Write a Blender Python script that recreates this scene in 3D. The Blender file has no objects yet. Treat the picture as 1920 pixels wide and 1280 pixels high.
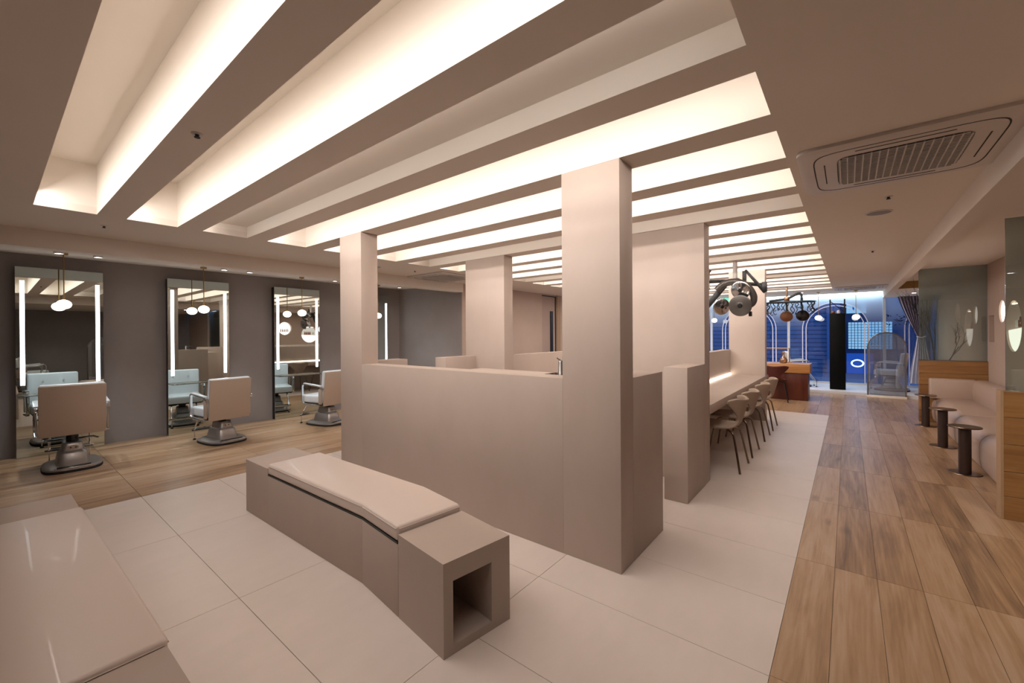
import bpy, bmesh, math, random
from mathutils import Vector, Matrix
R = math.radians
rnd = random.Random(7)
SC = bpy.context.scene
COL = SC.collection

# ------------------------------------------------------------------ camera
F_PX, H_CAM = 786.88, 1.44
YAW, PIT, ROL = R(38.6886), R(-0.1282), R(-0.3706)
fw = Vector((-math.sin(YAW)*math.cos(PIT), math.cos(YAW)*math.cos(PIT), math.sin(PIT)))
rt0 = Vector((math.cos(YAW), math.sin(YAW), 0)); up0 = rt0.cross(fw)
rt = rt0*math.cos(ROL) + up0*math.sin(ROL); up = up0*math.cos(ROL) - rt0*math.sin(ROL)
cd = bpy.data.cameras.new('camera'); cam = bpy.data.objects.new('camera', cd); COL.objects.link(cam)
cd.sensor_fit = 'HORIZONTAL'; cd.sensor_width = 36.0; cd.lens = F_PX/1920*36.0
cd.shift_y = -10.685/1920; cd.clip_start = 0.02; cd.clip_end = 200
cam.matrix_world = Matrix(((rt.x, up.x, -fw.x, 0), (rt.y, up.y, -fw.y, 0), (rt.z, up.z, -fw.z, H_CAM), (0, 0, 0, 1)))
SC.camera = cam

# ------------------------------------------------------------------ view, world (dusk sky)
SC.view_settings.view_transform = 'Standard'; SC.view_settings.look = 'None'
SC.view_settings.exposure = 0.2; SC.view_settings.gamma = 1.0; SC.view_settings.use_curve_mapping = False
SC.cycles.use_denoising = True
SC.cycles.max_bounces = 8; SC.cycles.diffuse_bounces = 5; SC.cycles.glossy_bounces = 5
SC.cycles.transparent_max_bounces = 12; SC.cycles.transmission_bounces = 6
SC.cycles.sample_clamp_indirect = 6.0
wd = bpy.data.worlds.new('dusk'); SC.world = wd; wd.use_nodes = True
bg = wd.node_tree.nodes['Background']; bg.inputs[0].default_value = (0.24, 0.47, 1.0, 1); bg.inputs[1].default_value = 1.9

# light strengths
COVE, COVE_DIM = 58.0, 26.0
WARM = (1.0, 0.93, 0.88); COOL = (0.86, 0.94, 1.0)

# ------------------------------------------------------------------ materials
def lin(h):
    c = [int(h[i:i+2], 16)/255 for i in (0, 2, 4)]
    return tuple(v/12.92 if v <= .04045 else ((v+.055)/1.055)**2.4 for v in c) + (1,)
MATS = {}
def nmat(name):
    m = bpy.data.materials.new(name); m.use_nodes = True
    nt = m.node_tree; b = nt.nodes['Principled BSDF']; MATS[name] = m
    return m, nt, b
def N(nt, t, **kw):
    n = nt.nodes.new(t)
    for k, v in kw.items():
        if k.startswith('i_'): n.inputs[int(k[2:])].default_value = v
        else: setattr(n, k, v)
    return n
def plain(name, hexc, rough=.5, metal=0., spec=.5, var=0., scale=6., bump=0., bscale=120., stretch=(1, 1, 1), coat=0.):
    m, nt, b = nmat(name); L = nt.links
    b.inputs['Base Color'].default_value = lin(hexc); b.inputs['Roughness'].default_value = rough
    b.inputs['Metallic'].default_value = metal; b.inputs['Specular IOR Level'].default_value = spec
    b.inputs['Coat Weight'].default_value = coat
    if var or bump:
        tc = N(nt, 'ShaderNodeTexCoord'); mp = N(nt, 'ShaderNodeMapping'); mp.inputs['Scale'].default_value = stretch
        L.new(tc.outputs['Object'], mp.inputs['Vector'])
    if var:
        no = N(nt, 'ShaderNodeTexNoise'); no.inputs['Scale'].default_value = scale; no.inputs['Detail'].default_value = 6; no.inputs['Roughness'].default_value = .6
        L.new(mp.outputs[0], no.inputs['Vector'])
        hs = N(nt, 'ShaderNodeHueSaturation'); hs.inputs['Color'].default_value = lin(hexc)
        mr = N(nt, 'ShaderNodeMapRange'); mr.inputs[1].default_value = .25; mr.inputs[2].default_value = .75; mr.inputs[3].default_value = 1-var; mr.inputs[4].default_value = 1+var
        L.new(no.outputs[0], mr.inputs[0]); L.new(mr.outputs[0], hs.inputs['Value']); L.new(hs.outputs[0], b.inputs['Base Color'])
    if bump:
        n2 = N(nt, 'ShaderNodeTexNoise'); n2.inputs['Scale'].default_value = bscale; n2.inputs['Detail'].default_value = 3
        L.new(mp.outputs[0], n2.inputs['Vector'])
        bp = N(nt, 'ShaderNodeBump'); bp.inputs['Strength'].default_value = bump; bp.inputs['Distance'].default_value = .002
        L.new(n2.outputs[0], bp.inputs['Height']); L.new(bp.outputs[0], b.inputs['Normal'])
    return m
def emit(name, col, s):
    m = bpy.data.materials.new(name); m.use_nodes = True; nt = m.node_tree; nt.nodes.clear()
    e = N(nt, 'ShaderNodeEmission'); e.inputs[0].default_value = tuple(col)+(1,); e.inputs[1].default_value = s
    o = N(nt, 'ShaderNodeOutputMaterial'); nt.links.new(e.outputs[0], o.inputs[0]); MATS[name] = m
    return m
def wood(name, cols, rough=.35, axis=1, grain=1.0, rand=True, knots=0.0):
    m, nt, b = nmat(name); L = nt.links
    tc = N(nt, 'ShaderNodeTexCoord'); oi = N(nt, 'ShaderNodeObjectInfo')
    ml = N(nt, 'ShaderNodeMath', operation='MULTIPLY'); ml.inputs[1].default_value = 37.0
    L.new(oi.outputs['Random'], ml.inputs[0])
    cb = N(nt, 'ShaderNodeCombineXYZ')
    for i in range(3): L.new(ml.outputs[0], cb.inputs[i])
    ad = N(nt, 'ShaderNodeVectorMath', operation='ADD'); L.new(tc.outputs['Object'], ad.inputs[0])
    if rand: L.new(cb.outputs[0], ad.inputs[1])
    mp = N(nt, 'ShaderNodeMapping'); s = [9, 9, 9]; s[axis] = .9; mp.inputs['Scale'].default_value = s
    L.new(ad.outputs[0], mp.inputs['Vector'])
    n1 = N(nt, 'ShaderNodeTexNoise'); n1.inputs['Scale'].default_value = 1.0; n1.inputs['Detail'].default_value = 7; n1.inputs['Roughness'].default_value = .62; n1.inputs['Distortion'].default_value = .7
    L.new(mp.outputs[0], n1.inputs['Vector'])
    mp2 = N(nt, 'ShaderNodeMapping'); s2 = [70, 70, 70]; s2[axis] = 2.2; mp2.inputs['Scale'].default_value = s2
    L.new(ad.outputs[0], mp2.inputs['Vector'])
    n2 = N(nt, 'ShaderNodeTexNoise'); n2.inputs['Scale'].default_value = 1.0; n2.inputs['Detail'].default_value = 4; L.new(mp2.outputs[0], n2.inputs['Vector'])
    mx = N(nt, 'ShaderNodeMath', operation='MULTIPLY_ADD'); mx.inputs[1].default_value = .35*grain; L.new(n2.outputs[0], mx.inputs[0]); L.new(n1.outputs[0], mx.inputs[2])
    if rand:
        m3 = N(nt, 'ShaderNodeMath', operation='MULTIPLY_ADD'); m3.inputs[1].default_value = .27; L.new(oi.outputs['Random'], m3.inputs[0]); L.new(mx.outputs[0], m3.inputs[2]); src = m3
        off = .135
    else: src = mx; off = 0
    mr = N(nt, 'ShaderNodeMapRange'); mr.inputs[1].default_value = .40+off*.5; mr.inputs[2].default_value = .95+off
    L.new(src.outputs[0], mr.inputs[0])
    cr = N(nt, 'ShaderNodeValToRGB'); e = cr.color_ramp.elements
    e[0].position = 0; e[0].color = lin(cols[0]); e[1].position = 1; e[1].color = lin(cols[-1])
    for i, c in enumerate(cols[1:-1]):
        q = e.new((i+1)/(len(cols)-1)); q.color = lin(c)
    L.new(mr.outputs[0], cr.inputs[0])
    vm = N(nt, 'ShaderNodeMapping'); sv = [4.2, 4.2, 4.2]; sv[axis] = 1.5; vm.inputs['Scale'].default_value = sv
    wp_ = N(nt, 'ShaderNodeVectorMath', operation='MULTIPLY_ADD'); wp_.inputs[1].default_value = (.10, .10, .10); L.new(n1.outputs['Color'], wp_.inputs[0]); L.new(ad.outputs[0], wp_.inputs[2])
    L.new(wp_.outputs[0], vm.inputs['Vector'])
    vo = N(nt, 'ShaderNodeTexVoronoi'); vo.inputs['Scale'].default_value = 1.0; L.new(vm.outputs[0], vo.inputs['Vector'])
    kr = N(nt, 'ShaderNodeMapRange'); kr.inputs[1].default_value = .02; kr.inputs[2].default_value = .16; kr.inputs[3].default_value = 1-.5*knots; kr.inputs[4].default_value = 1.0; L.new(vo.outputs['Distance'], kr.inputs[0])
    km = N(nt, 'ShaderNodeHueSaturation'); L.new(kr.outputs[0], km.inputs['Value']); L.new(cr.outputs[0], km.inputs['Color']); L.new(km.outputs[0], b.inputs['Base Color'])
    b.inputs['Roughness'].default_value = rough
    bp = N(nt, 'ShaderNodeBump'); bp.inputs['Strength'].default_value = .15; bp.inputs['Distance'].default_value = .002
    L.new(n2.outputs[0], bp.inputs['Height']); L.new(bp.outputs[0], b.inputs['Normal'])
    return m
def glass(name, tint, refl=.12, film=None, diff=0.0, dcol=(.4, .45, .42)):
    """thin pane: tinted transparency + fresnel-weighted mirror reflection + a share of diffuse/translucent film"""
    m = bpy.data.materials.new(name); m.use_nodes = True; nt = m.node_tree; nt.nodes.clear(); L = nt.links; MATS[name] = m
    t = N(nt, 'ShaderNodeBsdfTransparent'); t.inputs[0].default_value = tuple(tint)+(1,)
    g = N(nt, 'ShaderNodeBsdfGlossy'); g.inputs['Roughness'].default_value = .01
    lw = N(nt, 'ShaderNodeFresnel'); lw.inputs[0].default_value = 1.5
    ma = N(nt, 'ShaderNodeMath', operation='MULTIPLY_ADD'); ma.inputs[1].default_value = 1.0; ma.inputs[2].default_value = refl-.04
    L.new(lw.outputs[0], ma.inputs[0])
    mix = N(nt, 'ShaderNodeMixShader'); L.new(ma.outputs[0], mix.inputs[0]); L.new(g.outputs[0], mix.inputs[2])
    base = t.outputs[0]
    if film is not None or diff:
        d = N(nt, 'ShaderNodeBsdfDiffuse'); d.inputs[0].default_value = tuple(dcol)+(1,)
        tr = N(nt, 'ShaderNodeBsdfTranslucent'); tr.inputs[0].default_value = tuple(dcol)+(1,)
        dm = N(nt, 'ShaderNodeMixShader'); dm.inputs[0].default_value = .6; L.new(d.outputs[0], dm.inputs[1]); L.new(tr.outputs[0], dm.inputs[2])
        fm = N(nt, 'ShaderNodeMixShader'); L.new(t.outputs[0], fm.inputs[1]); L.new(dm.outputs[0], fm.inputs[2])
        if film is not None:
            z0, z1, f0, f1 = film
            tc = N(nt, 'ShaderNodeNewGeometry'); sx = N(nt, 'ShaderNodeSeparateXYZ'); L.new(tc.outputs['Position'], sx.inputs[0])
            mr = N(nt, 'ShaderNodeMapRange', interpolation_type='SMOOTHSTEP'); mr.inputs[1].default_value = z0; mr.inputs[2].default_value = z1; mr.inputs[3].default_value = f0; mr.inputs[4].default_value = f1
            L.new(sx.outputs[2], mr.inputs[0]); L.new(mr.outputs[0], fm.inputs[0])
        else: fm.inputs[0].default_value = diff
        base = fm.outputs[0]
    L.new(base, mix.inputs[1])
    o = N(nt, 'ShaderNodeOutputMaterial'); L.new(mix.outputs[0], o.inputs[0])
    return m

plain('ceiling', 'e0d5ca', .9, var=.01, scale=2)
plain('slot_white', 'e8dfd4', .9)
plain('clad', 'b3a296', .55, var=.045, scale=3.5, stretch=(1, 1, .5), bump=.05, bscale=60)
plain('clad_edge', 'bca999', .6)
plain('grey_wall', '8f8785', .75, var=.07, scale=2.2, bump=.1, bscale=30)
plain('beige_wall', 'b8a294', .8, var=.05, scale=1.6)
plain('tile', 'd9cbc1', .38, var=.05, scale=3, stretch=(1.3, .6, 1), bump=.04, bscale=90)
plain('grout', '8d7d72', .9)
wood('plank', ['5d4936', '8a6b50', 'a78563', 'b5977b'], .34, grain=1.5, knots=.8)
wood('board', ['5b3d22', '8d6236', 'a57a49'], .45, axis=0)
wood('desk_red', ['3a120a', '56200f', '64301a'], .35, axis=2, rand=False)
wood('desk_top', ['8d5a2c', 'a9743f', 'b98750'], .35, axis=0, rand=False)
wood('walnut', ['1c0d07', '2c160d', '3a2013'], .55, axis=2, rand=False)
plain('vinyl_beige', 'd6c5ba', .42, bump=.06, bscale=260, coat=.05)
plain('vinyl_white', 'dfe2e4', .28, bump=.04, bscale=120, coat=.3)
plain('chair_back', 'b3a091', .45)
plain('sofa', 'b79f90', .42, bump=.05, bscale=200)
plain('shell', '9f8b7a', .7, bump=.1, bscale=300)
plain('shell_red', '4a1710', .6)
plain('chrome', 'd8dadc', .12, 1.0)
plain('dark_chrome', '85705f', .28, 1.0)
plain('steel', '8d8a87', .35, 1.0)
plain('housing', 'a09a97', .34, .55)
plain('black', '0b0a0a', .4)
plain('black_gloss', '08080a', .12)
plain('tower_black', '050505', .55, spec=.12)
plain('rubber', '101012', .6)
plain('brass', 'a8834a', .3, 1.0)
plain('white_plastic', 'cfc6c0', .45)
plain('grey_plastic', '8a8380', .5)
plain('machine_grey', '57524e', .3, .5)
plain('dark', '2a2320', .7)
plain('frame_white', 'c9c9cc', .5)
plain('door', 'ad968a', .7, var=.04, scale=2)
plain('mirror_glass', 'cfd6d2', .0, 1.0)
plain('curtain', 'a89fb3', .85, var=.06, scale=5)
plain('sheer', 'd9d8e6', .9)
plain('branch', '35302b', .8)
plain('amber', '8a4a18', .1, coat=.5)
plain('white_glossy', 'e6e4e2', .2)
plain('facade', '4b5f85', .8, var=.15, scale=.6)
plain('facade_dark', '1f2f55', .7)
plain('asphalt', '3d4660', .8)
plain('ivory', 'e8ddd0', .5)
plain('badge', 'b9aca4', .3, .7)
plain('copper', '8f6a52', .3, 1.0)
plain('wood_edge', 'a98a68', .5)
plain('warm_face', '9c7d4f', .8)
plain('plinth', 'd9dade', .35)
glass('window_glass', (.86, .92, .95), .06)
glass('film_glass', (.8, .9, .97), .05, film=(1.45, 2.4, .03, .97), dcol=(.86, .93, 1.0))
glass('green_glass', (.72, .78, .74), .10, film=(1.5, 2.45, .10, .6), dcol=(.58, .62, .55))
glass('shelf_glass', (.75, .82, .8), .15)
glass('screen_glass', (.74, .78, .84), .22, diff=.22, dcol=(.62, .62, .64))
glass('amber_glass', (.9, .6, .35), .15, diff=.25, dcol=(.8, .45, .2))
emit('cove', WARM, COVE); emit('cove_dim', WARM, COVE_DIM)
emit('led_white', (.86, .95, 1.0), 7.0)
emit('globe', (1.0, .9, .78), 6.0)
emit('counter_led', (1.0, .88, .74), 9.0)
emit('spot_face', (.9, .95, 1.0), 12.0)
emit('niche_glow', (1.0, .9, .8), 2.2)
emit('niche_soft', (1.0, .86, .76), .8)
emit('head_led', (.62, .84, 1.0), 64.0)
emit('neon', (.45, .75, 1.0), 4.0)
emit('sign_blue', (.02, .10, .55), .8)
emit('sign_pale', (.35, .65, 1.0), .9)
emit('exit_green', (.1, .8, .5), 1.6)
def brick_mat():
    m, nt, b = nmat('facade_tile'); L = nt.links
    tc = N(nt, 'ShaderNodeTexCoord'); mp = N(nt, 'ShaderNodeMapping'); mp.inputs['Rotation'].default_value = (R(90), 0, 0)
    L.new(tc.outputs['Object'], mp.inputs[0])
    br = N(nt, 'ShaderNodeTexBrick'); br.inputs['Color1'].default_value = lin('58698a'); br.inputs['Color2'].default_value = lin('50617f'); br.inputs['Mortar'].default_value = lin('333f5c')
    br.inputs['Scale'].default_value = 1.0; br.inputs['Mortar Size'].default_value = .025; br.inputs['Brick Width'].default_value = 2.6; br.inputs['Row Height'].default_value = .17
    L.new(mp.outputs[0], br.inputs['Vector']); L.new(br.outputs[0], b.inputs['Base Color']); b.inputs['Roughness'].default_value = .7
brick_mat()

# ------------------------------------------------------------------ mesh helpers
class MB:
    def __init__(s): s.v = []; s.f = []
    def quadbox(s, p):                       # 8 points: bottom 4 ccw, top 4 ccw
        o = len(s.v); s.v += [tuple(q) for q in p]
        s.f += [tuple(o+i for i in q) for q in ((3, 2, 1, 0), (4, 5, 6, 7), (0, 1, 5, 4), (1, 2, 6, 5), (2, 3, 7, 6), (3, 0, 4, 7))]
        return s
    def box(s, x0, x1, y0, y1, z0, z1):
        return s.quadbox([(x0, y0, z0), (x1, y0, z0), (x1, y1, z0), (x0, y1, z0), (x0, y0, z1), (x1, y0, z1), (x1, y1, z1), (x0, y1, z1)])
    def prism(s, poly, z0, z1):
        o = len(s.v); n = len(poly)
        s.v += [(x, y, z0) for x, y in poly] + [(x, y, z1) for x, y in poly]
        s.f.append(tuple(o+n-1-i for i in range(n))); s.f.append(tuple(o+n+i for i in range(n)))
        s.f += [(o+i, o+(i+1) % n, o+n+(i+1) % n, o+n+i) for i in range(n)]
        return s
    def extr(s, poly, a0, a1, axis='y'):     # poly in the two other axes
        o = len(s.v); n = len(poly)
        f = {'y': lambda p, a: (p[0], a, p[1]), 'x': lambda p, a: (a, p[0], p[1])}[axis]
        s.v += [f(p, a0) for p in poly] + [f(p, a1) for p in poly]
        s.f.append(tuple(o+n-1-i for i in range(n))); s.f.append(tuple(o+n+i for i in range(n)))
        s.f += [(o+i, o+(i+1) % n, o+n+(i+1) % n, o+n+i) for i in range(n)]
        return s
    def loft(s, rings, cap=True):
        o = len(s.v); n = len(rings[0])
        for r in rings: s.v += [tuple(q) for q in r]
        for k in range(len(rings)-1):
            for i in range(n):
                j = (i+1) % n
                s.f.append((o+k*n+i, o+k*n+j, o+(k+1)*n+j, o+(k+1)*n+i))
        if cap:
            s.f.append(tuple(o+n-1-i for i in range(n))); s.f.append(tuple(o+(len(rings)-1)*n+i for i in range(n)))
        return s
    def lathe(s, prof, c=(0, 0, 0), n=20, axis='z', sx=1., sy=1.):
        rings = []
        for r, h in prof:
            ring = []
            for i in range(n):
                a = 2*math.pi*i/n; u, v = r*math.cos(a)*sx, r*math.sin(a)*sy
                if axis == 'z': q = (u, v, h)
                elif axis == 'y': q = (u, h, -v)
                else: q = (h, u, v)
                ring.append((q[0]+c[0], q[1]+c[1], q[2]+c[2]))
            rings.append(ring)
        return s.loft(rings)
    def tube(s, path, r, n=8, r2=None):
        P = [Vector(p) for p in path]; rings = []; ref = Vector((0, 0, 1))
        for i, p in enumerate(P):
            d = (P[min(i+1, len(P)-1)]-P[max(i-1, 0)]).normalized()
            a = d.cross(ref)
            if a.length < .05: a = d.cross(Vector((0, 1, 0)))
            a.normalize(); b = a.cross(d)
            rr = r if r2 is None else r+(r2-r)*i/(len(P)-1)
            rings.append([p+a*rr*math.cos(2*math.pi*k/n)+b*rr*math.sin(2*math.pi*k/n) for k in range(n)])
        rings = [[tuple(q) for q in reversed(g)] for g in rings]
        return s.loft(rings)
    def disc(s, c, r, n=24, axis='z'):
        return s.lathe([(r, -.001), (r, .001)], c, n, axis)
    def build(s, name, mat, parent=None, bevel=0., seg=2, smooth=None, loc=None):
        me = bpy.data.meshes.new(name); me.from_pydata(s.v, [], s.f)
        bm = bmesh.new(); bm.from_mesh(me); bmesh.ops.recalc_face_normals(bm, faces=bm.faces)
        if bevel:
            es = [e for e in bm.edges if len(e.link_faces) == 2 and e.calc_face_angle() > R(25)]
            bmesh.ops.bevel(bm, geom=es, offset=bevel, segments=seg, profile=.5, affect='EDGES', clamp_overlap=True)
        if smooth or bevel:
            for f in bm.faces: f.smooth = True
        bm.to_mesh(me); bm.free()
        if smooth or bevel: me.set_sharp_from_angle(angle=R(smooth if smooth and smooth > 1 else 40))
        me.materials.append(MATS[mat])
        o = bpy.data.objects.new(name, me); COL.objects.link(o)
        if parent: o.parent = parent
        if loc: o.location = loc
        return o
def tag(o, label, cat=None, group=None, kind=None):
    if label: o['label'] = label
    if cat: o['category'] = cat
    if group: o['group'] = group
    if kind: o['kind'] = kind
    return o
def empty(name, label, cat, loc=(0, 0, 0), rz=0, group=None):
    o = bpy.data.objects.new(name, None); COL.objects.link(o); o.empty_display_size = .1
    o.location = loc; o.rotation_euler = (0, 0, rz); return tag(o, label, cat, group)
def struct(o, label=None): o['kind'] = 'structure'; return tag(o, label)
def dup(o, loc=None, rz=None, label=None, parent=None):
    c = o.copy(); COL.objects.link(c); c.parent = parent
    if loc is not None: c.location = loc
    if rz is not None: c.rotation_euler = (0, 0, rz)
    if label: c['label'] = label
    for ch in o.children: dup(ch, parent=c)
    return c
def arc(cx, cy, r, a0, a1, n):
    return [(cx+r*math.cos(R(a0+(a1-a0)*i/n)), cy+r*math.sin(R(a0+(a1-a0)*i/n))) for i in range(n+1)]
def superell(a, b, e=3., n=28, cx=0, cy=0):
    out = []
    for i in range(n):
        t = 2*math.pi*i/n; c, s = math.cos(t), math.sin(t)
        out.append((cx+a*abs(c)**(2/e)*(1 if c >= 0 else -1), cy+b*abs(s)**(2/e)*(1 if s >= 0 else -1)))
    return out
def smoothpath(pts, k=6):
    P = [Vector(p) for p in pts]; out = []
    for i in range(len(P)-1):
        a, b, c, d = P[max(i-1, 0)], P[i], P[i+1], P[min(i+2, len(P)-1)]
        for j in range(k):
            t = j/k
            out.append(.5*((2*b)+(c-a)*t+(2*a-5*b+4*c-d)*t*t+(3*b-a-3*c+d)*t**3))
    out.append(P[-1]); return out

HC, HL = 2.493, 2.317        # main ceiling, dropped bulkheads
XT, XW = -0.263, -4.985      # edges of the stone tile field
YWIN = 14.2

# ------------------------------------------------------------------ floor
fl = struct(MB().box(-8.2, 4.6, -3.2, YWIN+.1, -.12, -.006).build('floor', 'grout'), 'floor of pale stone tiles and wood-look planks')
def piece(name, w, l, mat):
    m = MB().box(0, w, 0, l, -.02, 0); o = m.build(name, mat, fl); return o
tproto = None; TX, TY = 1.1805, .593; G = .0028
yb = [2.043-.593*3+.593*k for k in range(-2, 15)]
def put(proto, x, y):
    if proto.get('used'):
        c = proto.copy(); COL.objects.link(c); c.parent = fl
    else: c = proto; c['used'] = 1
    c.location = (x, y, 0); return c
tp = piece('tile', TX-G, TY-G, 'tile')
ylast = 0
for j in range(-4, 12):
    y0 = 2.043+.593*j
    if y0+.593 > 9.2: break
    for i in range(4):
        put(tp, XT-TX*(i+1)+G/2, y0+G/2)
    ylast = y0+.593
YT = ylast
pp = piece('plank', .195-G*.7, 1.19-G, 'plank')
def planks(x0, x1, y0, y1):
    nx = int(round((x1-x0)/.195)); k0 = math.floor((y0-2.05)/1.19+1e-6)
    for i in range(nx):
        y = 2.05+1.19*k0
        while y < y1-.05:
            put(pp, x0+i*.195+.001, y+G/2); y += 1.19
planks(XT, XT+.195*10, .86, YT)
n_row = 0
y = YT
# wood field beyond the tiles, up to the window plinth
ys = YT
while ys < 12.3:
    for i in range(-8, 10): put(pp, XT+i*.195+.001, ys+G/2+(.031 if i >= 0 else .001))
    ys += 1.19
planks(XW-.195*15, XW, -.32, 5.6)
for o in list(fl.children):
    if 'used' in o: del o['used']
struct(MB().box(-6.15, 1.65, 12.42, YWIN, -.02, .075).build('trim_1', 'plinth', bevel=.004), 'low white plinth running under the shop window')

# ------------------------------------------------------------------ ceiling with light slots
SX0, SX1 = -5.015, -.287
slots = [(.229, .589), (.779, 1.142), (1.342, 1.738), (1.938, 2.361), (2.573, 2.999), (3.205, 3.630), (3.837, 4.242), (4.449, 4.862), (5.065, 5.465), (5.680, 6.085)]
y = 6.303
while len(slots) < 20:
    slots.append((y, y+.41)); y += .645
TOPZ = HC+.415
c = MB()
c.box(-6.16, SX0, -3.2, YWIN, HC, HC+.06).box(SX1, .70, -3.2, YWIN, HC, HC+.06)
c.box(SX0, SX1, -3.2, slots[0][0], HC, HC+.06).box(SX0, SX1, slots[-1][1], YWIN, HC, HC+.06)
ceil = struct(c.build('ceiling', 'ceiling'), 'smooth beige ceiling cut by a long row of lit slots')
MB().box(SX0-.05, SX1+.05, .1, slots[-1][1]+.1, TOPZ, TOPZ+.05).build('slot_top', 'slot_white', ceil)
MB().box(SX0-.05, SX0, .1, slots[-1][1]+.1, HC+.06, TOPZ).build('slot_end_panel', 'slot_white', ceil)
MB().box(SX1, SX1+.05, .1, slots[-1][1]+.1, HC+.06, TOPZ).build('slot_end_panel', 'slot_white', ceil)
def beam(y0, y1, z0=HC):
    m = MB().box(SX0, SX1, y0, y1, z0, TOPZ)
    o = m.build('ceiling_beam', 'ceiling', ceil); o.data.materials.append(MATS['slot_white'])
    for p in o.data.polygons:
        if abs(p.normal.z) < .5: p.material_index = 1
beam(slots[0][0]-.13, slots[0][0], HC+.06)
for a, b in zip(slots[:-1], slots[1:]): beam(a[1], b[0])
beam(slots[-1][1], slots[-1][1]+.1, HC+.06)
for k, (a, b) in enumerate(slots):
    dim = k % 4 == 2
    zz = HC+(.06 if dim else .11)
    if dim: MB().box(SX0, SX1, a, b, HC+.115, HC+.14).build('recess_panel', 'slot_white', ceil)
    # LED profile fixed to the near cheek of the slot; its lens looks across the slot and down into the room
    za, zb_ = (HC+.076, HC+.066) if dim else (HC+.106, HC+.088)
    ya = a+.0195 - (.005 if dim else 0); yb_ = a+.003
    pr_ = MB(); pr_.extr([(a+.0005, za+.003), (ya, za+.002), (ya-.001, za+.0005), (yb_-.001, zb_), (a+.0005, zb_)], SX0+.02, SX1-.02, 'x'); lp_ = pr_.build('light_profile', 'white_plastic', ceil)
    m = MB(); m.v += [(SX0+.02, ya, za), (SX1-.02, ya, za), (SX1-.02, yb_, zb_), (SX0+.02, yb_, zb_)]; m.f.append((0, 1, 2, 3))
    m.build('cove_light', 'cove_dim' if dim else 'cove', lp_)
# bulkheads and lower ceilings
b = MB().box(-6.30, -6.14, -3.2, 6.08, HL, HC+.06)
struct(b.build('trim_2', 'ceiling'), 'dropped bulkhead in front of the mirror wall')
struct(MB().box(-8.2, -6.29, -3.2, 6.3, 2.47, 2.53).build('ceiling_mirror_bay', 'ceiling'), 'ceiling strip above the mirrors')
struct(MB().box(.69, .79, 4.82, 11.5, HL, HC+.06).build('trim_3', 'ceiling'), 'dropped bulkhead along the corridor ceiling')
struct(MB().box(.69, 4.6, -3.2, 4.82, HL, HC+.06).build('ceiling_lower_right', 'ceiling'), 'lower ceiling beside the lounge bay')
struct(MB().box(.79, 1.80, 4.81, 11.5, 2.46, 2.53).build('ceiling_lounge', 'ceiling'), 'raised ceiling over the lounge bay')
struct(MB().box(.69, 1.80, 11.5, YWIN, HL, HC+.06).build('ceiling_window_right', 'ceiling'), 'lower ceiling at the window')
struct(MB().box(.79, 1.65, 11.485, 11.5, HL+.002, 2.46).build('trim_4', 'warm_face'), 'ochre step face between ceiling levels')

# ------------------------------------------------------------------ walls
struct(MB().box(-8.0, -7.85, -3.2, 5.80, 0, 2.47).build('wall_left', 'grey_wall'), 'grey plaster wall behind the mirrors')
struct(MB().prism([(-7.86, 5.76), (-6.17, 6.056), (-6.17, 6.20), (-7.86, 5.95)], 0, 2.47).build('wall_end_grey', 'grey_wall'), 'slightly slanted grey end wall')
wl = struct(MB().box(-6.35, -6.15, 6.06, 6.24, 0, HC).box(-6.35, -6.15, 7.05, 8.92, 0, HC).box(-6.35, -6.15, 9.60, YWIN, 0, HC).box(-6.35, -6.15, 6.2, 7.1, 2.42, HC).box(-6.35, -6.15, 8.9, 9.7, 2.462, HC).build('wall_left_rear', 'beige_wall'), 'beige wall with two flush doors')
d = struct(MB().box(-6.30, -6.19, 6.27, 7.03, 0, 2.40).build('door_1', 'door'), 'beige flush door beside the grey end wall')
MB().box(-6.2, -6.165, 6.241, 6.268, 0, 2.42).box(-6.2, -6.165, 6.24, 7.05, 2.40, 2.42).build('door_frame', 'dark', d)
d = struct(MB().box(-6.30, -6.17, 8.93, 9.56, 0, 2.44).build('door_2', 'door'), 'beige flush door with a tall black pull')
MB().box(-6.172, -6.150, 9.32, 9.44, .98, 2.06).build('door_pull', 'black', d)
MB().box(-6.2, -6.155, 8.92, 9.60, 2.44, 2.462).box(-6.2, -6.155, 9.56, 9.60, 0, 2.44).build('door_frame', 'dark', d)
struct(MB().box(-6.15, -6.13, 9.62, 9.78, 0, HC).build('trim_5', 'wood_edge'), 'door casing')
struct(MB().box(-8.0, 4.6, -3.2, -3.05, 0, HC).build('wall_back', 'grey_wall'), 'grey wall at the back of the salon')
struct(MB().box(4.45, 4.6, -3.1, 4.9, 0, HC).build('wall_right_near', 'grey_wall'), 'grey wall right of the camera')
struct(MB().box(2.3, 4.6, 4.88, 5.03, 0, HC).build('wall_right_return', 'beige_wall'), 'beige wall beside the glazed lounge screen')

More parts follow.
